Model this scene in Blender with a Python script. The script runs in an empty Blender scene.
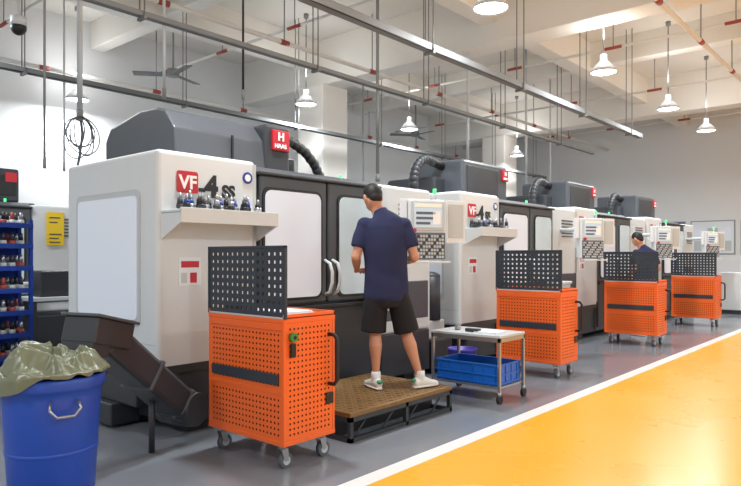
import bpy, bmesh, math, random
from mathutils import Vector, Matrix
from mathutils import noise as NZ
random.seed(4)
D=bpy.data; S=bpy.context.scene
def lin(c):
    c=c/255.0
    return c/12.92 if c<=0.04045 else ((c+0.055)/1.055)**2.4
def mat(name,rgb,rough=.5,metal=0,em=0,noise=0,nscale=8,spec=None,rnoise=0,trans=0):
    m=D.materials.new(name); m.use_nodes=True
    nt=m.node_tree; p=nt.nodes['Principled BSDF']
    col=(lin(rgb[0]),lin(rgb[1]),lin(rgb[2]),1)
    p.inputs['Base Color'].default_value=col
    p.inputs['Roughness'].default_value=rough
    p.inputs['Metallic'].default_value=metal
    if spec is not None: p.inputs['Specular IOR Level'].default_value=spec
    if em:
        p.inputs['Emission Color'].default_value=col
        p.inputs['Emission Strength'].default_value=em
    if noise or rnoise:
        tc=nt.nodes.new('ShaderNodeTexCoord'); n=nt.nodes.new('ShaderNodeTexNoise')
        n.inputs['Scale'].default_value=nscale; n.inputs['Detail'].default_value=5
        nt.links.new(tc.outputs['Object'],n.inputs['Vector'])
        if noise:
            r=nt.nodes.new('ShaderNodeMapRange')
            r.inputs[3].default_value=1-noise; r.inputs[4].default_value=1+noise
            nt.links.new(n.outputs['Fac'],r.inputs[0])
            mx=nt.nodes.new('ShaderNodeVectorMath'); mx.operation='SCALE'
            mx.inputs[0].default_value=col[:3]
            nt.links.new(r.outputs[0],mx.inputs['Scale'])
            nt.links.new(mx.outputs[0],p.inputs['Base Color'])
        if rnoise:
            r=nt.nodes.new('ShaderNodeMapRange')
            r.inputs[3].default_value=max(0,rough-rnoise); r.inputs[4].default_value=rough+rnoise
            nt.links.new(n.outputs['Fac'],r.inputs[0]); nt.links.new(r.outputs[0],p.inputs['Roughness'])
    return m
M=dict(
 white=mat('painted_white',(214,219,221),.35,noise=.02),
 offw=mat('painted_offwhite',(192,198,200),.4),
 dark=mat('painted_dark_grey',(76,81,87),.4,noise=.04),
 dark2=mat('charcoal',(50,53,58),.45,noise=.05),
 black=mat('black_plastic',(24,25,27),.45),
 glass=mat('frosted_window_glow',(212,219,230),.25,em=.18),  # faint emission imitates a lit interior behind the panes
 glass2=mat('lit_door_glass',(190,206,214),.15,em=.14,noise=.12,nscale=3),  # weak emission stands in for light inside the machine
 orange=mat('orange_paint',(240,106,40),.42,noise=.03),
 inside=mat('cart_hole_shade',(80,36,16),.8),  # shade behind the cart holes, painted as a dark colour
 panel=mat('dark_panel',(50,57,66),.5),
 steel=mat('steel',(170,172,175),.3,metal=.8),
 galv=mat('galvanised',(140,142,142),.6),
 tray=mat('tray_grey',(120,123,124),.7),
 rubber=mat('rubber_grey',(88,90,94),.6),
 blue=mat('blue_plastic',(36,78,180),.38,noise=.05),
 blue2=mat('blue_steel',(28,62,150),.4),
 purple=mat('indigo_plastic',(62,50,150),.4),
 crate=mat('crate_blue',(20,96,190),.35),
 bag=mat('bag_olive',(112,117,94),.33,noise=.15,nscale=5),
 red=mat('red_paint',(190,28,44),.4),
 redp=mat('red_pipe',(165,72,62),.5),
 txt=mat('lettering_white',(245,245,245),.5),
 paper=mat('paper',(226,233,240),.7),
 screen=mat('screen',(186,202,216),.2,em=.3),
 screen2=mat('screen_yellow',(222,226,214),.3,em=.2),
 key=mat('keypad',(96,102,112),.5),
 green=mat('green_lamp',(60,230,120),.3,em=2.0),
 yel=mat('yellow_sign',(240,205,40),.5),
 wall=mat('wall_paint',(226,228,229),.8,noise=.02,nscale=1.5),
 ceil=mat('ceiling_paint',(222,219,212),.85,noise=.03,nscale=1.2),
 beam=mat('beam_paint',(230,227,220),.8,noise=.02,nscale=2),
 floor=mat('epoxy_grey',(128,134,142),.17,noise=.06,nscale=1.3,rnoise=.06),
 lane=mat('epoxy_yellow',(238,170,48),.28,noise=.04,nscale=1.1,rnoise=.06,spec=.35),
 line=mat('line_white',(226,228,228),.3,noise=.03),
 plate=mat('rusty_tread_plate',(132,102,62),.5,metal=.3,noise=.3,nscale=30),
 lamp=mat('lamp_glow',(255,255,255),.4,em=12),
 lampb=mat('lamp_body',(205,207,210),.4),
 skin=mat('skin',(200,146,118),.5,noise=.03),
 hair=mat('hair_black',(20,18,18),.6,noise=.3,nscale=60),
 navy=mat('navy_cotton',(34,40,76),.9,noise=.04,nscale=14),
 shorts=mat('black_cotton',(22,23,28),.85,noise=.05,nscale=14),
 shoe=mat('shoe_white',(225,228,226),.5),
 shoeg=mat('shoe_green',(60,150,110),.5),
 eye=mat('eye_white',(235,232,228),.3), lip=mat('lip',(165,92,84),.5),
 tapeg=mat('tape_green',(60,140,60),.5),
)
def frame(t,ref=None):
    t=t.normalized()
    r=Vector(ref) if ref is not None else (Vector((0,0,1)) if abs(t.z)<.9 else Vector((1,0,0)))
    u=(r-t*r.dot(t))
    if u.length<1e-5: u=t.orthogonal()
    u.normalize(); return u,t.cross(u)
class MB:
    def __init__(s): s.bm=bmesh.new(); s.mats=[]
    def mi(s,m):
        if m not in s.mats: s.mats.append(m)
        return s.mats.index(m)
    def join(s,t,m,smooth=False):
        i=s.mi(m)
        for f in t.faces: f.material_index=i; f.smooth=smooth
        me=D.meshes.new('tmp'); t.to_mesh(me); t.free(); s.bm.from_mesh(me); D.meshes.remove(me)
    def box(s,a,b,m,bev=0,T=None,seg=2):
        t=bmesh.new(); bmesh.ops.create_cube(t,size=1)
        a=Vector(a);b=Vector(b); c=(a+b)/2; d=b-a
        for v in t.verts: v.co=Vector((v.co.x*d.x,v.co.y*d.y,v.co.z*d.z))+c
        if bev: bmesh.ops.bevel(t,geom=t.edges[:],offset=bev,segments=seg,profile=.5,affect='EDGES')
        if T: t.transform(T)
        bmesh.ops.recalc_face_normals(t,faces=t.faces)
        s.join(t,m)
    def loft(s,rings,m,ref=None,seg=16,caps=True,smooth=True,closed=False):
        t=bmesh.new(); P=[Vector(r[0]) for r in rings]; R=[]
        n=len(P)
        for i in range(n):
            tan=(P[min(i+1,n-1)]-P[max(i-1,0)])
            u,v=frame(tan,ref)
            R.append([t.verts.new(P[i]+u*rings[i][1]*math.cos(2*math.pi*k/seg)+v*rings[i][2]*math.sin(2*math.pi*k/seg)) for k in range(seg)])
        for i in range(n-1):
            for k in range(seg):
                t.faces.new((R[i][k],R[i][(k+1)%seg],R[i+1][(k+1)%seg],R[i+1][k]))
        if caps:
            t.faces.new(R[0][::-1]); t.faces.new(R[-1])
        bmesh.ops.recalc_face_normals(t,faces=t.faces)
        s.join(t,m,smooth)
    def cyl(s,p0,p1,r0,m,r1=None,seg=16,smooth=True,caps=True):
        r1=r0 if r1 is None else r1
        t=bmesh.new(); p0=Vector(p0);p1=Vector(p1); u,v=frame(p1-p0)
        A=[];B=[]
        for k in range(seg):
            c=math.cos(2*math.pi*k/seg); sn=math.sin(2*math.pi*k/seg)
            A.append(t.verts.new(p0+(u*c+v*sn)*r0)); B.append(t.verts.new(p1+(u*c+v*sn)*r1))
        for k in range(seg):
            t.faces.new((A[k],A[(k+1)%seg],B[(k+1)%seg],B[k]))
        if caps: t.faces.new(A[::-1]); t.faces.new(B)
        bmesh.ops.recalc_face_normals(t,faces=t.faces)
        i=s.mi(m)
        for f in t.faces: f.material_index=i; f.smooth=smooth and len(f.verts)==4
        me=D.meshes.new('tmp'); t.to_mesh(me); t.free(); s.bm.from_mesh(me); D.meshes.remove(me)
    def tube(s,pts,r,m,seg=8):
        P=[Vector(p) for p in pts]; t=bmesh.new(); u,v=frame(P[1]-P[0]); R=[]
        for i,p in enumerate(P):
            tan=(P[min(i+1,len(P)-1)]-P[max(i-1,0)]).normalized()
            u=(u-tan*u.dot(tan)).normalized(); v=tan.cross(u)
            R.append([t.verts.new(p+(u*math.cos(2*math.pi*k/seg)+v*math.sin(2*math.pi*k/seg))*r) for k in range(seg)])
        for i in range(len(P)-1):
            for k in range(seg): t.faces.new((R[i][k],R[i][(k+1)%seg],R[i+1][(k+1)%seg],R[i+1][k]))
        t.faces.new(R[0][::-1]); t.faces.new(R[-1])
        bmesh.ops.recalc_face_normals(t,faces=t.faces); s.join(t,m,True)
    def sph(s,c,r,m,seg=20,T=None):
        t=bmesh.new(); bmesh.ops.create_uvsphere(t,u_segments=seg,v_segments=seg//2+2,radius=1)
        for v in t.verts: v.co=Vector((v.co.x*r[0],v.co.y*r[1],v.co.z*r[2]))
        if T: t.transform(T)
        for v in t.verts: v.co+=Vector(c)
        s.join(t,m,True)
    def lathe(s,prof,c,m,seg=32,smooth=True):
        t=bmesh.new(); R=[]
        for r,z in prof:
            R.append([t.verts.new((c[0]+r*math.cos(2*math.pi*k/seg),c[1]+r*math.sin(2*math.pi*k/seg),c[2]+z)) for k in range(seg)])
        for i in range(len(R)-1):
            for k in range(seg): t.faces.new((R[i][k],R[i][(k+1)%seg],R[i+1][(k+1)%seg],R[i+1][k]))
        s.join(t,m,smooth)
    def prism(s,poly,x0,x1,m,bev=0,axis='X',T=None):
        t=bmesh.new()
        mk=(lambda q,e:(e,q[0],q[1])) if axis=='X' else (lambda q,e:(q[0],e,q[1]))
        A=[t.verts.new(mk(q,x0)) for q in poly]; B=[t.verts.new(mk(q,x1)) for q in poly]
        n=len(poly)
        t.faces.new(A); t.faces.new(B[::-1])
        for k in range(n): t.faces.new((A[k],B[k],B[(k+1)%n],A[(k+1)%n]))
        bmesh.ops.recalc_face_normals(t,faces=t.faces)
        if bev: bmesh.ops.bevel(t,geom=t.edges[:],offset=bev,segments=2,profile=.5,affect='EDGES')
        if T: t.transform(T)
        s.join(t,m)
    def perf(s,O,u,v,W,H,m,pitch=.036,hole=.45,border=.02):
        t=bmesh.new(); O=Vector(O);u=Vector(u);v=Vector(v)
        nx=max(1,round((W-2*border)/pitch)); ny=max(1,round((H-2*border)/pitch))
        px=(W-2*border)/nx; py=(H-2*border)/ny
        def Pt(a,b): return O+u*a+v*b
        def quad(a0,b0,a1,b1): t.faces.new([t.verts.new(Pt(*q)) for q in ((a0,b0),(a1,b0),(a1,b1),(a0,b1))])
        quad(0,0,W,border);quad(0,H-border,W,H);quad(0,border,border,H-border);quad(W-border,border,W,H-border)
        for i in range(nx):
            for j in range(ny):
                a=border+i*px;b=border+j*py;h=(1-hole)/2
                o=[t.verts.new(Pt(a+x*px,b+y*py)) for x,y in((0,0),(1,0),(1,1),(0,1))]
                q=[t.verts.new(Pt(a+x*px,b+y*py)) for x,y in((h,h),(1-h,h),(1-h,1-h),(h,1-h))]
                for k in range(4): t.faces.new((o[k],o[(k+1)%4],q[(k+1)%4],q[k]))
        s.join(t,m)
    def rrect(s,O,u,v,n,W,H,r,d,m):
        t=bmesh.new(); O=Vector(O);u=Vector(u);v=Vector(v);n=Vector(n); pts=[]
        for cx,cy,a0 in((W-r,H-r,0),(r,H-r,90),(r,r,180),(W-r,r,270)):
            for k in range(6):
                a=math.radians(a0+k*18); pts.append((cx+r*math.cos(a),cy+r*math.sin(a)))
        A=[t.verts.new(O+u*a+v*b) for a,b in pts];B=[t.verts.new(O+u*a+v*b+n*d) for a,b in pts]
        t.faces.new(A);t.faces.new(B)
        for k in range(len(pts)): t.faces.new((A[k],A[(k+1)%len(pts)],B[(k+1)%len(pts)],B[k]))
        bmesh.ops.recalc_face_normals(t,faces=t.faces); s.join(t,m)
    def text(s,string,size,T,m,ext=.004,bold=.0):
        c=D.curves.new('txt','FONT'); c.body=string; c.size=size; c.extrude=ext; c.offset=bold
        o=D.objects.new('txt',c); S.collection.objects.link(o)
        bpy.context.view_layer.update()
        me=D.meshes.new_from_object(o.evaluated_get(bpy.context.evaluated_depsgraph_get()))
        t=bmesh.new(); t.from_mesh(me); t.transform(T); s.join(t,m)
        D.objects.remove(o); D.meshes.remove(me); D.curves.remove(c)
    def obj(s,name,loc=(0,0,0),rz=0,parent=None):
        me=D.meshes.new(name); s.bm.to_mesh(me); s.bm.free()
        for m in s.mats: me.materials.append(M[m] if isinstance(m,str) else m)
        o=D.objects.new(name,me); S.collection.objects.link(o); o.location=loc; o.rotation_euler[2]=rz
        if parent: o.parent=parent
        return o
def dup(o,name,loc,rz=None,scale=None):
    q=o.copy(); q.name=name; S.collection.objects.link(q); q.location=loc
    if rz is not None: q.rotation_euler[2]=rz
    if scale: q.scale=scale
    return q
def arc(c,r,a0,a1,n,ax='XZ'):
    out=[]
    for k in range(n+1):
        a=math.radians(a0+(a1-a0)*k/n)
        out.append((c[0]+r*math.cos(a),c[1],c[2]+r*math.sin(a)))
    return out
TXZ=lambda x,y,z: Matrix.Translation((x,y,z))@Matrix.Rotation(math.radians(90),4,'X')

# ================= room =================
X0,X1,Y0,YB=-6,22,-7,13
b=MB()
def fq(y0,y1,m):
    t=bmesh.new(); t.faces.new([t.verts.new(p) for p in((X0,y0,0),(X1,y0,0),(X1,y1,0),(X0,y1,0))]); b.join(t,m)
fq(Y0,2.58,'lane'); fq(2.58,2.71,'line'); fq(2.71,YB,'floor')
b.obj('floor')
b=MB(); b.box((X0,YB,0),(X1+.2,YB+.2,6.4),'wall'); b.obj('wall_back')
b=MB(); b.box((X1,Y0,0),(X1+.2,YB,6.4),'wall'); b.obj('wall_end')
b=MB(); b.box((X0,Y0,6.2),(X1,YB,6.4),'ceil')
for x in (2.3,10.3,18.3): b.box((x-.28,Y0,5.2),(x+.28,YB,6.21),'beam',.02)
for x in (6.3,14.3): b.box((x-.15,Y0,5.65),(x+.15,YB,6.21),'beam',.02)
for y in (-3,1.4,5.9,10.4): b.box((X0,y-.18,5.55),(X1,y+.18,6.21),'beam',.02)
b.obj('ceiling')
b=MB(); b.box((X1-.03,Y0,0),(X1,YB,.12),'offw'); b.obj('baseboard_end')
b=MB(); b.box((X0,YB-.03,0),(X1-.03,YB,.12),'offw'); b.obj('baseboard_back')
b=MB(); b.box((9.9,10.0,0),(10.7,10.8,5.2),'beam',.02); b.obj('concrete_column')
b=MB(); b.box((17.9,10,0),(18.7,10.8,5.2),'beam',.02); b.obj('concrete_column.001')

def tray(name,y,x0,x1,z,w=.1,hh=.09,st=1.55,m='tray'):
    b=MB(); b.box((x0,y-w/2,z),(x1,y+w/2,z+.012),m); b.box((x0,y-w/2,z),(x1,y-w/2+.01,z+hh),m); b.box((x0,y+w/2-.01,z),(x1,y+w/2,z+hh),m)
    x=x0+.4
    while x<x1:
        for dy in(-w/2-.01,w/2+.01): b.cyl((x,y+dy,z-.02),(x,y+dy,6.2),.009,m,seg=6)
        b.box((x-.02,y-w/2-.03,z-.03),(x+.02,y+w/2+.03,z),m); x+=st
    b.obj(name)
tray('cable_tray',4.75,-1,14.5,3.98,.1,.1,2.4)
tray('cable_tray.001',6.4,-2,16,3.98,.08,.06,2.6)
tray('cable_tray.002',9.62,-2,20,3.98,.08,.08,2.6)
for i,(x,z) in enumerate(((7.6,5.42),(12.4,5.42),(16.2,5.42),(20.2,5.4),(4.2,5.42))):
    b=MB(); b.cyl((x,Y0+.05,z),(x,YB-.02,z),.028,'beam',seg=8)
    y=-6.5+.4*i
    while y<12.4:
        b.cyl((x,y,z),(x,y+.34,z),.032,'redp',seg=8)
        b.cyl((x,y+.17,z),(x,y+.17,6.2),.01,'galv',seg=6); y+=2.1
    b.obj('sprinkler_pipe' if i==0 else 'sprinkler_pipe.%03d'%i)
for i,(y,z) in enumerate(((8.3,5.05),(12.4,4.9),(2.9,5.05))):
    b=MB(); b.cyl((X0,y,z),(X1-.02,y,z),.04,'beam',seg=10)
    x=-4.2
    while x<21:
        b.cyl((x,y,z),(x,y,6.2),.012,'galv',seg=6); b.cyl((x-.09,y,z),(x+.09,y,z),.047,'redp',seg=10); x+=2.3
    b.obj('water_pipe' if i==0 else 'water_pipe.%03d'%i)

b=MB()
b.lathe([(.0,.30),(.05,.30),(.06,.2),(.12,.14),(.2,.05),(.225,0),(.215,0),(.19,.03),(.0,.03)],(0,0,0),'lampb')
b.cyl((0,0,.012),(0,0,.026),.195,'lamp',seg=24)
b.cyl((0,0,.3),(0,0,1.8),.012,'galv',seg=6); b.cyl((0,0,1.72),(0,0,1.8),.05,'galv',seg=12)
lp=b.obj('pendant_lamp',(6.83,4.0,4.4))
lamps=[(6.83,4.0)]
k=1
pts=[(3.3,4),(10.43,4),(13.9,4),(16.9,4),(5.6,12.35),(8.75,9.3),(12.1,9.3),(17.4,9.3),(2,8.9),(1,-2.5),(5,-2.5),(9,-2.5),(13,-2.5),(-2,4),(17,-2.5)]
for x,y in pts:
    dup(lp,'pendant_lamp.%03d'%k,(x,y,4.4)); k+=1; lamps.append((x,y))
for i,(x,y) in enumerate(lamps):
    L=D.lights.new('lamp_light','AREA'); L.shape='DISK'; L.size=.36; L.energy=98; L.color=(.93,.97,1); L.spread=math.radians(175)
    o=D.objects.new('lamp_light',L); S.collection.objects.link(o); o.location=(x,y,4.38)
    L=D.lights.new('ceiling_fill','POINT'); L.shadow_soft_size=.15; L.energy=27; L.color=(.99,.98,.97)  # added fill light above each shade, brightens the ceiling
    o=D.objects.new('ceiling_fill',L); S.collection.objects.link(o); o.location=(x+.0,y,4.95)

b=MB(); b.cyl((0,0,0),(0,0,.14),.12,'galv'); b.cyl((0,0,.12),(0,0,1.3),.018,'galv',seg=8)
for a in (20,140,260):
    b.box((.1,-.08,.03),(.75,.08,.05),'tray',.004,T=Matrix.Rotation(math.radians(a),4,'Z')@Matrix.Rotation(.2,4,'X'))
f=b.obj('ceiling_fan',(6.9,11.1,4.9))
dup(f,'ceiling_fan.001',(15,11.3,4.9))
b=MB(); b.cyl((0,0,.1),(0,0,2.23),.018,'white',seg=8); b.cyl((0,0,.02),(0,0,.12),.085,'white'); b.sph((0,0,0),(.085,.085,.085),'black')
b.obj('security_camera',(2.85,7.75,3.98))
def coil(b,c,m):
    r=random.Random(5)
    for i in range(6):
        pts=[]; ra=.10+.07*r.random(); rb=.14+.10*r.random(); ox=(r.random()-.5)*.14; tl=(r.random()-.5)*.9
        for k in range(19):
            a=math.pi/2+2*math.pi*k/18; X=ra*math.cos(a); Z=rb*(math.sin(a)-1)
            pts.append((c[0]+X*math.cos(tl)+ox*(1-math.sin(a))*.5, c[1]+X*math.sin(tl)+.02*i-.06, c[2]+Z))
        b.tube(pts,.007,m,6)
b=MB(); b.cyl((0,0,2.95),(0,0,6.2),.03,'offw',seg=10); b.cyl((0,0,2.88),(0,0,3.0),.036,'galv',seg=10); coil(b,(0,0,2.92),'rubber')
b.tube([(0,0,2.95),(.03,0,2.75),(.0,0,2.5),(-.04,0,2.3),(.0,-.2,2.2),(.3,-.5,2.25)],.016,'rubber'); b.obj('power_drop_conduit',(3.2,7.0,0))
for i,(x,y,z0,r,m) in enumerate(((2.95,7.3,2.4,.014,'galv'),(5.0,6.46,3.4,.014,'black'),(3.9,6.46,3.2,.018,'offw'),(7.6,6.46,2.6,.025,'galv'),(10.2,6.46,2.7,.025,'offw'),(12.5,6.46,2.7,.025,'offw'),(14.8,7.0,2.6,.02,'offw'),(4.2,9.7,2.7,.016,'offw'),(10.9,9.7,2.5,.02,'galv'))):
    b=MB(); b.cyl((0,0,z0),(0,0,6.2),r,m,seg=8); b.cyl((0,0,z0-.04),(0,0,z0+.08),r*1.4,'galv',seg=8)
    b.obj('hanging_conduit' if i==0 else 'hanging_conduit.%03d'%i,(x,y,0))

# ================= machine =================
def toolholder(b,x,y,z,h,m,mm='steel'):
    b.cyl((x,y,z),(x,y,z+.02),.026,'rubber',seg=12)
    b.cyl((x,y,z+.02),(x,y,z+.05),.03,mm,seg=12)
    b.cyl((x,y,z+.05),(x,y,z+h*.7),.024,m,r1=.02,seg=12); b.cyl((x,y,z+h*.7),(x,y,z+h),.012,'steel',seg=8)
def machine(big,pend=True):
    b=MB()
    b.box((.2,.04,.07),(3.42,1.7,.56),'dark2',.02)
    for x in (.32,3.1):
        for y in(.08,1.4): b.box((x,y,0),(x+.18,y+.17,.08),'black')
    for i in range(5): b.box((.197,.15+.28*i,.12),(.205,.17+.28*i,.5),'black')
    b.box((-.05,.62,.02),(.21,1.5,.2),'dark2',.015); b.box((.02,.35,.2),(.21,1.5,.42),'dark2',.015)
    b.box((0,0,.53),(.93,1.52,2.21),'white',.035,seg=3)
    b.box((.03,-.004,.5),(.93,1.48,.56),'dark2')
    b.rrect((.004,.24,.85),(0,1,0),(0,0,1),(-1,0,0),1.08,1.07,.06,.012,'offw')
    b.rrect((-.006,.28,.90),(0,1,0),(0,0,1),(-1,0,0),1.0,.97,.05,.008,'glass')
    b.box((.9,-.006,.6),(.93,.01,2.18),'offw')
    b.box((-.003,.03,.72),(.01,1.5,.728),'offw')
    b.prism([(.02,.1),(.02,2.06),(.05,2.14),(.12,2.19),(1.5,2.19),(1.5,.1)],.93,2.56,'dark',.012)
    b.box((.95,-.02,.15),(2.54,.03,.92),'dark2',.015)
    b.box((.95,-.045,.9),(2.54,.03,.945),'black',.01)
    b.box((.96,-.03,.96),(1.765,.03,2.1),'dark',.02); b.box((1.785,-.03,.96),(2.53,.03,2.1),'dark',.02)
    b.rrect((.975,-.028,1.0),(1,0,0),(0,0,1),(0,-1,0),.72,1.0,.08,.014,'black')
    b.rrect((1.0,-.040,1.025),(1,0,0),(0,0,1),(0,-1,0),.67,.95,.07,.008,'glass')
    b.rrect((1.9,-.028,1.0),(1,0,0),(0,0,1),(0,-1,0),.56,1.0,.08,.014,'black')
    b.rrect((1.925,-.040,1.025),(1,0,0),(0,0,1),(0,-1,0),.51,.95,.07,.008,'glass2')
    for x in (1.735,1.84):
        b.tube([(x,-.03,1.03),(x,-.1,1.06),(x+.012,-.12,1.15),(x+.012,-.12,1.25),(x,-.1,1.33),(x,-.03,1.36)],.016,'white')
    b.box((.94,-.05,2.1),(2.56,.06,2.13),'dark2',.01)
    b.box((2.56,0,.56),(3.5,1.52,2.16),'white',.035,seg=3)
    b.box((2.6,-.01,.1),(3.46,.03,.56),'dark2',.01)
    b.box((2.62,-.01,.7),(3.44,.005,1.12),'dark',.01)
    for i in range(6): b.box((2.9,-.012,1.7+.05*i),(3.3,.0,1.72+.05*i),'dark')
    b.box((2.3,-.3,.98),(2.62,-.02,1.02),'white',.01); b.box((2.32,-.28,.85),(2.6,-.02,.98),'offw',.01)
    b.box((.4,1.5,.1),(3.2,2.1,2.3),'dark2',.03)
    b.box((1.1,1.0,2.1),(2.3,2.0,2.5),'dark2',.03)
    if big:
        b.prism([(.42,2.15),(.46,2.5),(.60,2.66),(.72,2.70),(1.0,2.71),(1.55,2.62),(1.65,2.5),(1.65,2.1)],.42,1.66,'dark',.02)
        b.box((1.0,.425,2.2),(1.02,.44,2.5),'black')
        b.box((1.38,.42,2.18),(1.70,1.5,2.67),'dark2',.03)
        b.box((1.46,.39,2.42),(1.67,.43,2.62),'red',.008)
        b.text('H',.11,TXZ(1.515,.385,2.52),'txt',.004,.003); b.text('HAAS',.058,TXZ(1.475,.385,2.445),'txt',.004,.0015)
        pts=[(1.62,.8,2.63),(1.78,.8,2.655),(1.95,.8,2.645),(2.12,.8,2.60),(2.27,.8,2.53),(2.4,.8,2.42),(2.48,.8,2.3),(2.5,.8,2.15)]
        P2=[]
        for q0,q1 in zip(pts[:-1],pts[1:]):
            for f_ in (0,.5): P2.append(tuple(q0[i]+(q1[i]-q0[i])*f_ for i in range(3)))
        b.tube(pts,.05,'black',10)
        for p in P2[1:]: b.sph(p,(.056,.056,.056),'dark2',10)
    else:
        b.box((.75,.45,2.15),(1.98,1.35,2.74),'dark',.035)
        b.box((.5,.75,2.15),(1.1,1.6,2.5),'dark2',.04)
        b.box((.85,.44,2.25),(1.7,.46,2.66),'dark2',.005)
        b.box((1.80,.42,2.52),(1.97,.46,2.69),'red',.008)
        b.text('H',.08,TXZ(1.845,.415,2.60),'txt',.004,.002); b.text('HAAS',.045,TXZ(1.815,.415,2.54),'txt',.004,.001)
        pts=[(.1,.8,2.18),(.1,.8,2.35)]+arc((.42,.8,2.4),.32,175,70,9)+[(.8,.8,2.65)]
        b.tube(pts,.06,'black',10)
        for p in pts[1:-1]: b.sph(p,(.068,.068,.068),'dark2',10)
    zs=1.745
    b.box((.03,-.27,zs-.03),(.95,0,zs),'white',.006); b.box((.03,-.275,zs-.10),(.95,-.255,zs+.012),'white',.003)
    for xx in(.03,.93): b.prism([(0,zs-.02),(-.26,zs-.02),(-.26,zs-.10),(0,zs-.22)],xx,xx+.02,'white')
    r=random.Random(3 if big else 8)
    for i in range(11):
        toolholder(b,.13+.067*i,-.19+.05*(i%2),zs,.10+.05*r.random(),r.choice(['black','steel','dark2','dark2','blue2']),r.choice(['black','steel','dark2']))
    for i in range(8): toolholder(b,.15+.085*i,-.07,zs,.11+.05*r.random(),r.choice(['black','black','dark2']),'dark2')
    b.rrect((.16,-.005,1.89),(1,0,0),(0,0,1),(0,-1,0),.19,.17,.02,.004,'red')
    b.text('VF',.145,TXZ(.18,-.011,1.925),'txt',.002,.004)
    b.text('-',.2,TXZ(.355,-.006,1.88),'black',.002,.006); b.text('4',.23,TXZ(.42,-.006,1.88),'black',.002,.012); b.text('SS',.14,TXZ(.58,-.006,1.88),'black',.002,.006)
    b.cyl((.84,-.001,2.06),(.84,-.008,2.06),.05,'blue2',seg=20); b.cyl((.84,-.005,2.06),(.84,-.011,2.06),.03,'txt',seg=20)
    b.rrect((.18,-.001,1.17),(1,0,0),(0,0,1),(0,-1,0),.2,.22,.005,.004,'paper')
    b.rrect((.20,-.003,1.31),(1,0,0),(0,0,1),(0,-1,0),.16,.05,.003,.004,'red'); b.rrect((.20,-.003,1.19),(1,0,0),(0,0,1),(0,-1,0),.05,.08,.003,.004,'offw'); b.rrect((.28,-.003,1.19),(1,0,0),(0,0,1),(0,-1,0),.06,.08,.003,.004,'red')
    if pend:
        PT=Matrix.Translation((2.6,-.58,1.36))@Matrix.Rotation(math.radians(-30),4,'Z')
        b.box((-.2,-.06,.0),(.2,.07,.6),'white',.02,T=PT)
        b.box((-.18,-.068,.29),(.18,-.05,.58),'offw',.006,T=PT)
        b.box((-.15,-.072,.32),(.15,-.06,.56),'screen',.003,T=PT)
        b.box((-.145,-.075,.52),(.145,-.07,.555),'screen2',0,T=PT)
        for k_ in range(3): b.box((-.13,-.075,.35+.05*k_),(.02+.03*k_,-.071,.375+.05*k_),'key',0,T=PT)
        b.box((.05,-.075,.35),(.13,-.071,.48),'txt',0,T=PT)
        b.box((-.185,-.075,.01),(.185,-.055,.27),'key',.006,T=PT)
        for i in range(12):
            for j in range(7): b.box((-.175+.029*i,-.080,.02+.034*j),(-.155+.029*i,-.07,.042+.034*j),'offw' if (i*3+j)%4 else 'dark2',0,T=PT)
        b.box((-.21,-.14,-.03),(.21,-.05,-.01),'white',.005,T=PT)
        b.cyl((PT@Vector((-.16,-.08,.29))),(PT@Vector((-.16,-.11,.29))),.02,'red')
        T2=PT@Matrix.Rotation(math.radians(8),4,'Z')
        b.box((.22,-.05,.17),(.45,-.03,.6),'paper',.004,T=T2)
        b.box((.24,-.056,.22),(.42,-.05,.56),'offw',.001,T=T2)
        b.box((-.28,-.03,.3),(-.21,.0,.6),'paper',.004,T=PT)
        b.cyl(PT@Vector((0,.07,.45)),(2.9,0.02,1.8),.035,'white')
        b.cyl(PT@Vector((.1,0,.6)),PT@Vector((.1,0,.66)),.014,'offw'); b.cyl(PT@Vector((.1,0,.66)),PT@Vector((.1,0,.71)),.016,'green')
    b.cyl((2.3,.3,2.18),(2.3,.3,2.25),.016,'green')
    return b
ms=[(2.57,4.35),(6.7,4.35),(10.1,4.35),(13.7,4.35)]
m1=machine(True).obj('cnc_milling_machine',(ms[0][0],ms[0][1],0))
m2=machine(False).obj('cnc_milling_machine.001',(ms[1][0],ms[1][1],0))
dup(m2,'cnc_milling_machine.002',(ms[2][0],ms[2][1],0)); dup(m2,'cnc_milling_machine.003',(ms[3][0],ms[3][1],0))
machine(False,False).obj('cnc_milling_machine.004',(1.3,10,0))
b=MB(); b.box((0,0,0),(.5,.6,.5),'dark2',.03); b.box((.05,-.01,.1),(.45,.0,.4),'black',.004); b.box((.3,-.02,.3),(.46,-.01,.44),'red',.004); b.obj('mist_collector',(3.3,10.3,2.2))

# chip conveyor (rectangular inclined chute)
b=MB()
d0=Vector((2.72,4.26,.25)); d1=Vector((1.96,4.0,.88)); dd=(d1-d0); Ln=dd.length
zx=dd.normalized(); yx=Vector((0,0,1)).cross(zx).normalized(); xx=yx.cross(zx)
R3=Matrix((xx,yx,zx)).transposed().to_4x4(); T=Matrix.Translation(d0)@R3
b.box((-.105,-.125,-.05),(.105,.125,Ln),'dark2',.03,T=T)
b.box((-.12,-.14,-.1),(.12,.14,.14),'dark2',.05,T=T,seg=3)
b.box((-.115,-.135,Ln*.5),(.115,.135,Ln*.53),'dark',.01,T=T)
b.cyl(d0+yx*.15,d0-yx*.15,.125,'dark2',seg=24)
T=Matrix.Translation((1.93,3.98,.90))@Matrix.Rotation(math.radians(18),4,'Z')@Matrix.Rotation(math.radians(14),4,'Y')
b.box((-.15,-.14,-.07),(.17,.14,.1),'dark2',.012,T=T); b.box((-.17,-.16,.095),(.19,.16,.115),'dark',.006,T=T)
b.box((-.15,-.13,-.14),(.0,.13,-.06),'dark2',.008,T=T)
b.cyl((2.42,4.17,0),(2.42,4.17,.42),.022,'dark2')
b.obj('chip_conveyor')
b=MB()
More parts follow.
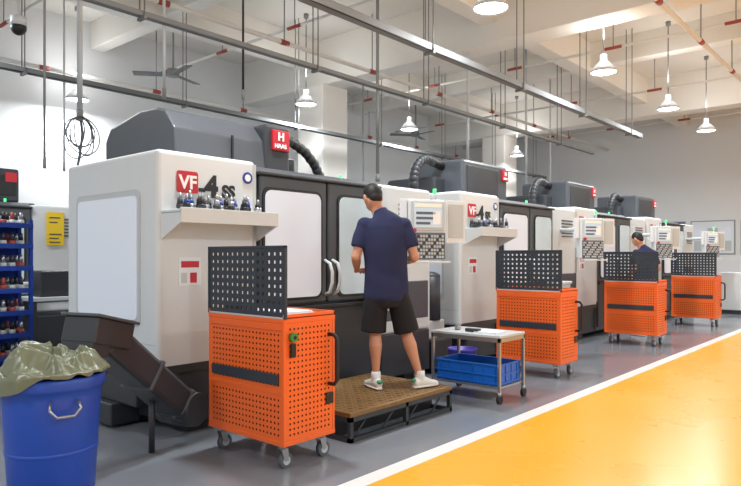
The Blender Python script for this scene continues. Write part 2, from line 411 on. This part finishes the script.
b.lathe([(0,0),(.215,0),(.228,.02),(.265,.60),(.267,.64),(.285,.65),(.29,.66),(.29,.71),(.28,.72),(.268,.715),(.26,.66),(.215,.03),(0,.03)],(0,0,0),'blue',48)
b.lathe([(.242,.28),(.249,.285),(.249,.3),(.245,.305)],(0,0,0),'blue',48)
for a in (-100,80):
    T=Matrix.Rotation(math.radians(a-90+0),4,'Z')
    b.tube([T@Vector(p) for p in((-.07,.27,.60),(-.08,.30,.56),(-.045,.305,.52),(.045,.305,.52),(.08,.30,.56),(.07,.27,.60))],.008,'steel')
b.obj('plastic_barrel',(1.60,3.85,0))
# plastic bag: loose folded sheet, bulging up and hanging over the rim
b=MB(); t=bmesh.new(); NR,NA=70,180; G=[]
for i in range(NR+1):
    f_=i/NR; row=[]
    for j in range(NA):
        a=2*math.pi*j/NA; c_,s_=math.cos(a),math.sin(a)
        left=max(0,c_*(-.86)+s_*.5)
        fold=NZ.noise(Vector((c_*3.2,s_*3.2,7)))
        if f_<.7:
            g=f_/.7; r=.272*g; z=.74+(.10+.05*left)*(1-g**2.0)+.015*g
        else:
            g=(f_-.7)/.3; r=.272+.034*math.sin(min(1,g*2.2)*math.pi/2); z=.755-(.03+.15*left+.05*fold)*max(0,g-.15)
            r+=.010*(math.sin(a*17+3*fold)*.6+math.sin(a*29)*.4)*min(1,g*2)
        px_,py_=r*c_,r*s_
        w1=NZ.noise(Vector((px_*4,py_*4,5.1))); 
        q=Vector((px_*7+w1*1.2,py_*7-w1,1.3))
        n1=1-2.2*abs(NZ.noise(q)); n2=1-2.2*abs(NZ.noise(q*2.3+Vector((4,1,2))))
        k_=(1 if f_<.6 else max(0,(.8-f_)/.2))
        z+=((n1-.5)*.055+(n2-.5)*.022+w1*.09)*k_
        row.append(t.verts.new((px_,py_,z)))
    G.append(row)
for i in range(NR):
    for j in range(NA):
        t.faces.new((G[i][j],G[i][(j+1)%NA],G[i+1][(j+1)%NA],G[i+1][j]))
bmesh.ops.remove_doubles(t,verts=t.verts,dist=.0004)
b.join(t,'bag',True); b.obj('garbage_bag',(1.60,3.85,0))

# ================= cart =================
def cart(items):
    b=MB(); L=.82;W=.47;z0=.165;z1=.99
    b.box((.025,.025,z0+.02),(W-.025,L-.025,z1-.03),'inside')  # solid dark block so the holes read as shaded
    for (x,y) in((0,0),(W-.022,0),(0,L-.022),(W-.022,L-.022)): b.box((x,y,z0),(x+.022,y+.022,z1),'orange',.004)
    for z,h in ((z0,.03),(z1-.03,.03)):
        b.box((-.002,-.002,z),(W+.002,L+.002,z+h),'orange',.004)
    for (za,zb) in ((z0+.03,.50),(.52,z1-.03)):
        b.perf((.004,.02,za),(0,1,0),(0,0,1),L-.04,zb-za,'orange',.037,.36,.02)
        b.perf((W-.004,.02,za),(0,1,0),(0,0,1),L-.04,zb-za,'orange',.037,.36,.02)
    b.perf((.02,.004,z0+.03),(1,0,0),(0,0,1),W-.04,z1-z0-.06,'orange',.037,.36,.02)
    b.perf((.02,L-.004,z0+.03),(1,0,0),(0,0,1),W-.04,z1-z0-.06,'orange',.037,.36,.02)
    b.box((.0,.02,.497),(.02,L-.02,.523),'orange',.003)
    b.box((-.012,.05,.56),(.004,L-.05,.63),'panel',.004)
    b.box((-.006,.02,z1-.075),(.004,L-.02,z1-.03),'orange',.003)
    b.box((.0,0,z1),(W,L,z1+.012),'offw',.003)
    for q in(((0,0),(W,.012)),((0,L-.012),(W,L)),((W-.012,0),(W,L))): b.box((q[0][0],q[0][1],z1),(q[1][0],q[1][1],z1+.03),'orange',.002)
    b.perf((.006,-.01,z1+.0),(0,1,0),(0,0,1),L+.02,.475,'panel',.056,.38,.025)
    b.perf((.012,-.01,z1+.0),(0,1,0),(0,0,1),L+.02,.475,'panel',.056,.38,.025)
    b.box((.0,-.012,z1),(.02,.004,z1+.478),'panel',.002); b.box((.0,L-.004,z1),(.02,L+.012,z1+.478),'panel',.002); b.box((.0,-.012,z1+.462),(.02,L+.012,z1+.478),'panel',.002)
    b.tube([(W-.06,0,.86),(W-.06,-.05,.86),(W-.05,-.07,.83),(W-.05,-.07,.55),(W-.06,-.05,.52),(W-.06,0,.52)],.014,'black')
    b.box((W-.09,-.008,.38),(W-.02,.0,.46),'black',.003)
    for (x,y) in((.06,.08),(W-.06,.08),(.06,L-.08),(W-.06,L-.08)):
        b.box((x-.045,y-.045,z0-.01),(x+.045,y+.045,z0),'steel',.002)
        b.cyl((x,y,z0-.03),(x,y,z0-.008),.03,'steel',seg=14)
        b.prism([(x-.028,z0-.03),(x+.028,z0-.03),(x+.035,.05),(x+.0,.05)],y-.024,y-.02,'steel',0,'Y')
        b.prism([(x-.028,z0-.03),(x+.028,z0-.03),(x+.035,.05),(x+.0,.05)],y+.02,y+.024,'steel',0,'Y')
        b.cyl((x+.02,y-.018,.052),(x+.02,y+.018,.052),.052,'rubber',seg=20)
        b.cyl((x+.02,y-.021,.052),(x+.02,y+.021,.052),.03,'offw',seg=16)
    if items:
        b.cyl((.07,-.004,.87),(.07,-.03,.87),.03,'tapeg',seg=18); b.cyl((.07,-.006,.87),(.07,-.033,.87),.013,'black',seg=14)
        b.box((.05,-.02,.74),(.09,-.002,.83),'black',.003)
        b.box((.12,.1,z1+.012),(.35,.4,z1+.035),'paper',.002); b.box((.08,.55,z1+.012),(.22,.75,z1+.07),'dark2',.005)
    return b
cart(True).obj('tool_cart',(2.74,3.12,0))
c2=cart(False).obj('tool_cart.001',(6.86,3.12,0))
dup(c2,'tool_cart.002',(10.3,3.12,0)); dup(c2,'tool_cart.003',(13.9,3.12,0))

# ================= platform =================
b=MB(); x0,x1,y0,y1=3.5,4.85,3.24,4.22
b.box((x0,y0,.19),(x1,y1,.225),'plate',.004)
for i in range(22):
    for j in range(15):
        x=x0+.05+i*.0605;y=y0+.045+j*.063; 
        T=Matrix.Translation((x,y,.226))@Matrix.Rotation(math.radians(45 if (i+j)%2 else -45),4,'Z')
        b.box((-.018,-.004,0),(.018,.004,.003),'plate',0,T=T)
for (z,) in((.0,),(.155,)):
    b.box((x0,y0,z),(x1,y0+.035,z+.035),'dark2');b.box((x0,y1-.035,z),(x1,y1,z+.035),'dark2');b.box((x0,y0,z),(x0+.035,y1,z+.035),'dark2');b.box((x1-.035,y0,z),(x1,y1,z+.035),'dark2')
for x in(x0,(x0+x1)/2,x1-.035):
    for y in(y0,y1-.035): b.box((x,y,0),(x+.035,y+.035,.19),'dark2')
for k in range(4): b.cyl((x0+.05+.33*k,y0+.015,.03),(x0+.2+.33*k,y0+.015,.16),.007,'dark2',seg=6)
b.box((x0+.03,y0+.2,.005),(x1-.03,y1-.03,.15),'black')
b.obj('work_platform')

# ================= trolley =================
b=MB(); x0,x1,y0,y1=5.34,5.84,3.03,3.82
b.box((x0,y0,.62),(x1,y1,.645),'offw',.004); b.box((x0,y0,.58),(x1,y0+.02,.62),'steel');b.box((x0,y1-.02,.58),(x1,y1,.62),'steel');b.box((x0,y0,.58),(x0+.02,y1,.62),'steel');b.box((x1-.02,y0,.58),(x1,y1,.62),'steel')
b.box((x0+.02,y0+.02,.135),(x1-.02,y1-.02,.155),'steel',.003)
for x in(x0,x1-.028):
    for y in(y0,y1-.028):
        b.box((x,y,.11),(x+.028,y+.028,.62),'steel',.003)
        b.cyl((x+.014,y+.014,.07),(x+.014,y+.014,.11),.02,'steel',seg=10)
        b.cyl((x+.02,y,.042),(x+.02,y+.028,.042),.042,'black',seg=18)
b.box((x0+.1,y0+.1,.645),(x0+.3,y0+.35,.66),'paper',.003); b.cyl((x0+.2,y0+.6,.645),(x0+.2,y0+.6,.69),.03,'steel')
b.box((x0+.1,y0+.3,.645),(x0+.16,y0+.45,.68),'dark2',.004)
b.obj('utility_trolley')
b=MB(); xa,xb,ya,yb=x0+.035,x1-.035,y0+.04,y1-.04
b.box((xa+.02,ya+.02,.157),(xb-.02,yb-.02,.17),'crate')
b.box((xa,ya,.157),(xa+.012,yb,.36),'crate',.002);b.box((xb-.012,ya,.157),(xb,yb,.36),'crate',.002);b.box((xa,ya,.157),(xb,ya+.012,.36),'crate',.002);b.box((xa,yb-.012,.157),(xb,yb,.36),'crate',.002)
for z in(.345,.25,.17):
    b.box((xa-.01,ya-.01,z),(xa,yb+.01,z+.015),'crate',.002); b.box((xb,ya-.01,z),(xb+.01,yb+.01,z+.015),'crate',.002);b.box((xa-.01,ya-.01,z),(xb+.01,ya,z+.015),'crate',.002);b.box((xa-.01,yb,z),(xb+.01,yb+.01,z+.015),'crate',.002)
for k in range(6): b.box((xa-.008,ya+.03+k*.125,.17),(xa,ya+.04+k*.125,.35),'crate')
for k in range(4): b.box((xa+.03+k*.11,ya-.008,.17),(xa+.04+k*.11,ya,.35),'crate')
for k in range(6): b.cyl((xa+.1+.05*k,ya+.1+.09*k,.172),(xa+.14+.05*k,ya+.1+.09*k,.27),.04,'steel',seg=12)
b.obj('plastic_crate')
b=MB(); b.lathe([(0,0),(.13,0),(.16,.32),(.17,.33),(.17,.35),(.155,.35),(.125,.02),(0,.02)],(0,0,0),'purple'); b.obj('waste_bucket',(6.2,4.0,0))
b=MB(); b.box((0,0,.05),(.4,.7,.4),'dark2',.02); b.box((.02,.1,.4),(.38,.6,.62),'offw',.02)
b.cyl((.2,.2,.62),(.2,.2,1.15),.13,'dark2',seg=20); b.sph((.2,.2,1.15),(.13,.13,.06),'dark2')
b.tube([(.2,.2,1.1),(.2,.3,1.3),(.2,.45,1.3),(.2,.55,1.0),(.2,.5,.6)],.025,'black')
for x in(.05,.35):
    for y in(.05,.65): b.cyl((x,y,0),(x,y,.06),.03,'black')
b.obj('coolant_unit',(6.2,4.4,0))

b=MB(); w=1.0;dp=.4
for x in(0,w-.04):
    for y in(0,dp-.04): b.box((x,y,0),(x+.04,y+.04,1.84),'blue2')
for i in range(7):
    z=.15+.27*i if i<6 else 1.75
    b.box((0,0,z),(w,dp,z+.03),'blue2',.003); b.box((0,-.01,z-.01),(w,0,z+.05),'blue2',.002)
    for k in range(9):
        for r_ in range(2):
            x=.09+k*.1;y=.08+.16*r_
            b.cyl((x,y,z+.03),(x,y,z+.09),.037,'offw' if (k+i)%3 else 'redp',seg=10); b.cyl((x,y,z+.09),(x,y,z+.18),.027,random.choice(['dark2','black','steel','redp']),r1=.018,seg=10)
b.box((0,dp-.01,0),(w,dp,1.84),'blue2')
b.obj('tool_holder_rack',(2.22,8.3,0))
b=MB(); b.rrect((0,0,1.56),(1,0,0),(0,0,1),(0,-1,0),.26,.5,.01,.01,'yel')
for zz,ww in ((1.97,.16),(1.9,.12),(1.72,.18),(1.66,.14),(1.6,.16)): b.rrect((.04,-.01,zz),(1,0,0),(0,0,1),(0,-1,0),ww,.018,.002,.004,'dark')
b.obj('warning_sign',(4.06,9.985,0))
b=MB(); b.box((0,0,.8),(1.0,.6,.85),'offw',.005)
for x in(.02,.93):
    for y in(.02,.53): b.box((x,y,0),(x+.05,y+.05,.8),'dark2')
b.box((.1,.1,.15),(.9,.5,.6),'dark2',.01); b.box((.15,.1,.85),(.55,.5,1.2),'dark2',.02); b.box((.65,.1,.85),(.9,.4,1.05),'white',.01)
b.obj('workbench',(3.4,8.8,0))
b=MB(); b.box((0,0,.1),(.9,.5,1.0),'white',.01); b.box((.02,.02,0),(.88,.48,.1),'dark2'); b.box((.445,-.006,.12),(.455,0,.98),'offw'); b.box((.4,-.02,.5),(.42,0,.6),'black'); b.obj('storage_cabinet',(17.3,3.3,0))
def board(name,y,hd):
    b=MB(); b.box((-.03,0,0),(0,1.25,1.05),'galv',.004); b.box((-.038,.03,.03),(-.03,1.22,1.02),'paper')
    if hd: b.box((-.042,.03,.9),(-.036,1.22,1.02),'blue2')
    for k in range(3):
        for j in range(2): b.box((-.042,.1+.38*k,.1+.4*j),(-.037,.38+.38*k,.42+.4*j),('offw','glass')[(k+j)%2])
    b.obj(name,(X1,y,1.45))
board('whiteboard',3.0,1); board('whiteboard.001',4.4,0); board('whiteboard.002',5.8,1)

# ================= people =================
def rem(o,vs,it=4,fac=.5):
    r=o.modifiers.new('Remesh','REMESH'); r.mode='VOXEL'; r.voxel_size=vs; r.use_smooth_shade=True
    s=o.modifiers.new('Smooth','SMOOTH'); s.iterations=it; s.factor=fac
def hand(b,w,d,n,side,curl=.6):
    d=Vector(d).normalized(); n=Vector(n); n=(n-d*n.dot(d)).normalized(); s=d.cross(n)*side
    w=Vector(w)
    b.loft([(w-d*.02,.026,.022),(w+d*.02,.034,.018),(w+d*.06,.042,.017),(w+d*.09,.040,.014)],'skin',ref=s,seg=14)
    for i,(off,ln) in enumerate(((-.031,.068),(-.0105,.08),(.0105,.074),(.031,.058))):
        p=w+d*.08+s*off; q=p.copy(); pts=[(p-d*.02,.009,.009)]; ang=.15
        for k in range(4):
            pts.append((q.copy(),.0092-.0008*k,.0092-.0008*k)); q=q+(d*math.cos(ang)+n*math.sin(ang))*ln/3; ang+=curl
        b.loft(pts,'skin',ref=s,seg=10)
    p=w+d*.02-s*.03
    b.loft([(p,.012,.012),(p-s*.02+d*.025+n*.008,.0115,.0115),(p-s*.028+d*.05+n*.02,.010,.010),(p-s*.024+d*.072+n*.03,.008,.008)],'skin',ref=n,seg=10)
def person(name,loc,rz,k=1.0):
    E=D.objects.new(name,None); S.collection.objects.link(E); E.empty_display_size=.2
    HC=Vector((-.115,.085,1.70))
    RH=Matrix.Rotation(math.radians(22),4,'Z')@Matrix.Rotation(math.radians(-26),4,'X')
    def H(p): return HC+RH@Vector(p)
    b=MB()
    b.sph(HC,(.079,.097,.116),'skin',28,T=RH)
    b.sph(H((0,.035,-.055)),(.058,.062,.062),'skin',20,T=RH)
    b.loft([(H((0,.09,.02)),.008,.008),(H((0,.105,-.015)),.013,.014),(H((0,.095,-.028)),.016,.01)],'skin',seg=10)
    for sx in(-1,1):
        b.sph(H((sx*.083,-.005,-.01)),(.012,.02,.033),'skin',14,T=RH)
        b.sph(H((sx*.03,.082,.028)),(.02,.012,.008),'skin',12,T=RH)
    b.loft([((-.035,.03,1.46),.07,.065),((-.06,.045,1.54),.06,.058),((-.085,.062,1.62),.056,.058),(H((0,-.02,-.04)),.057,.062)],'skin',ref=(1,0,0),seg=18)
    b.loft([((0,0,.9),.15,.1),((-.01,.01,1.2),.16,.1),((-.015,.02,1.38),.17,.09),((-.02,.02,1.5),.1,.06)],'skin',ref=(1,0,0),seg=20)
    LS,LE,LW=Vector((-.185,.02,1.455)),Vector((-.272,-.015,1.165)),Vector((-.25,.18,1.04))
    RS,RE,RW=Vector((.155,.02,1.455)),Vector((.25,-.015,1.165)),Vector((.22,.225,1.12))
    for a,e,w_,sd in((LS,LE,LW,-1),(RS,RE,RW,1)):
        b.loft([(a,.052,.052),(a.lerp(e,.4),.05,.05),(a.lerp(e,.9),.043,.043),(e,.042,.042)],'skin',seg=14)
        b.sph(e,(.044,.044,.044),'skin',14)
        b.loft([(e,.042,.042),(e.lerp(w_,.3),.045,.043),(e.lerp(w_,.75),.033,.031),(w_,.027,.024)],'skin',seg=14)
        hand(b,w_,(-sd*.45,.85,.05),(-sd*.5,0,-.8),-sd,.5)
    legs=[((-.085,0,.9),(-.10,.015,.52),(-.095,-.02,.09)),((.09,0,.9),(.17,.03,.52),(.30,-.01,.09))]
    for h,kn,an in legs:
        h=Vector(h);kn=Vector(kn);an=Vector(an)
        b.loft([(h,.085,.085),(h.lerp(kn,.5),.075,.077),(kn+Vector((0,0,.05)),.058,.06),(kn,.055,.058),(kn.lerp(an,.12)+Vector((0,-.004,0)),.052,.055),(kn.lerp(an,.33)+Vector((0,-.02,0)),.058,.065),(kn.lerp(an,.6)+Vector((0,-.01,0)),.043,.047),(kn.lerp(an,.85),.033,.036),(an,.035,.039),(an-Vector((0,0,.03)),.035,.04)],'skin',ref=(1,0,0),seg=18)
    o=b.obj('body',parent=E); rem(o,.0055,2)
    b=MB(); b.sph(H((0,-.014,.022)),(.085,.099,.105),'hair',28,T=RH); b.sph(H((0,-.045,-.03)),(.066,.060,.056),'hair',20,T=RH)
    o=b.obj('hair',parent=E); rem(o,.007,3)
    b=MB()
    for sx in(-1,1):
        b.sph(H((sx*.03,.083,.008)),(.014,.01,.008),'eye',12,T=RH); b.sph(H((sx*.03,.091,.008)),(.006,.004,.006),'hair',10,T=RH)
        b.box((sx*.03-.016,.089,.026),(sx*.03+.016,.096,.031),'hair',.001,T=Matrix.Translation(HC)@RH)
    b.sph(H((0,.096,-.057)),(.022,.007,.007),'lip',12,T=RH)
    b.obj('face_features',parent=E)
    b=MB()
    b.loft([((.0,.0,.775),.195,.14),((.0,.0,.82),.2,.145),((0,0,.95),.193,.14),((-.005,.0,1.08),.19,.135),((-.01,.005,1.22),.198,.137),((-.015,.01,1.36),.205,.134),((-.018,.015,1.43),.203,.122),((-.022,.02,1.485),.172,.102),((-.030,.026,1.52),.118,.085),((-.042,.035,1.56),.07,.068)],'navy',ref=(1,0,0),seg=28)
    for a,e,sd in((LS,LE,-1),(RS,RE,1)):
        dd=(e-a)
        b.sph(a+Vector((-sd*.005,0,-.01)),(.078,.08,.075),'navy',18)
        b.loft([(a-Vector((sd*.05,0,.02)),.06,.06),(a+Vector((sd*.002,0,-.01)),.070,.074),(a+dd*.35,.070,.074),(a+dd*.6,.069,.074),(a+dd*.72,.066,.072)],'navy',ref=(0,1,0),seg=20)
    b.loft([((-.04,.033,1.53),.075,.072),((-.06,.045,1.585),.068,.066)],'navy',ref=(1,0,0),seg=18)
    o=b.obj('polo_shirt',parent=E); rem(o,.009,10)
    dm=o.modifiers.new('Folds','DISPLACE'); tx=D.textures.new('folds','CLOUDS'); tx.noise_scale=.2; tx.noise_depth=1; dm.texture=tx; dm.strength=.02; dm.mid_level=.4; dm.texture_coords='LOCAL'
    b=MB()
    b.loft([((0,0,.93),.16,.115),((0,0,.86),.18,.135),((0,0,.78),.19,.14),((.005,0,.72),.17,.125)],'shorts',ref=(1,0,0),seg=24)
    for i,(h,kn,an) in enumerate(legs):
        h=Vector(h);kn=Vector(kn); e=kn+Vector((.015 if i else -.015,0,-.02))
        b.loft([(h+Vector((0,0,-.04)),.1,.12),(h.lerp(e,.45),.11,.122),(h.lerp(e,.8),.112,.118),(e,.116,.12)],'shorts',ref=(1,0,0),seg=20)
    o=b.obj('shorts',parent=E); rem(o,.009,4)
    for i,(an,dr) in enumerate(((Vector((-.095,-.02,0)),Vector((-.35,.95,0))),(Vector((.30,-.01,0)),Vector((.85,.5,0))))):
        dr.normalize(); b=MB()
        sd=Vector((dr.y,-dr.x,0))
        def P(f,z): return an+dr*f+Vector((0,0,z))
        b.loft([(P(-.075,.045),.025,.03),(P(-.06,.05),.036,.042),(P(-.01,.055),.04,.05),(P(.05,.05),.043,.045),(P(.11,.036),.047,.032),(P(.16,.03),.044,.026),(P(.195,.025),.028,.018)],'shoe',ref=sd,seg=18)
        b.loft([(P(0,.07),.04,.046),(P(0,.115),.042,.048)],'shoe',ref=sd,seg=16)
        b.loft([(P(-.08,.012),.026,.012),(P(-.05,.012),.04,.012),(P(.1,.012),.05,.012),(P(.17,.012),.044,.012),(P(.2,.012),.026,.012)],'shoe',ref=sd,seg=16)
        o=b.obj('shoe_left' if i==0 else 'shoe_right',parent=E); rem(o,.006,2)
        b=MB(); b.sph(P(-.07,.07),(.028,.028,.02),'shoeg',12); b.sph(P(.08,.055),(.035,.035,.018),'shoeg',12); b.obj('shoe_trim_%d'%i,parent=E)
        b=MB(); b.lathe([(.041,0),(.043,.01),(.041,.05),(.036,.055)],(an.x,an.y,.1),'paper',18); b.obj('sock_%d'%i,parent=E)
    E.location=loc; E.rotation_euler[2]=rz; E.scale=(k,k,k)
    return E
person('machine_operator',(4.38,3.62,.228),math.radians(-44),1.0)
person('machine_operator.001',(11.65,3.72,0),math.radians(-30),1.0)
# ================= world / camera =================
w=D.worlds.new('World'); S.world=w; w.use_nodes=True
bg=w.node_tree.nodes['Background']; bg.inputs[0].default_value=(.90,.95,1,1); bg.inputs[1].default_value=.82
cam=D.cameras.new('Camera'); co=D.objects.new('Camera',cam); S.collection.objects.link(co); S.camera=co
co.location=(0,0,1.4); co.rotation_euler=(math.radians(90),0,math.radians(-49)); cam.lens=31.09; cam.sensor_width=36; cam.shift_y=.0175; cam.clip_start=.05
S.view_settings.view_transform='Standard'; S.view_settings.exposure=0
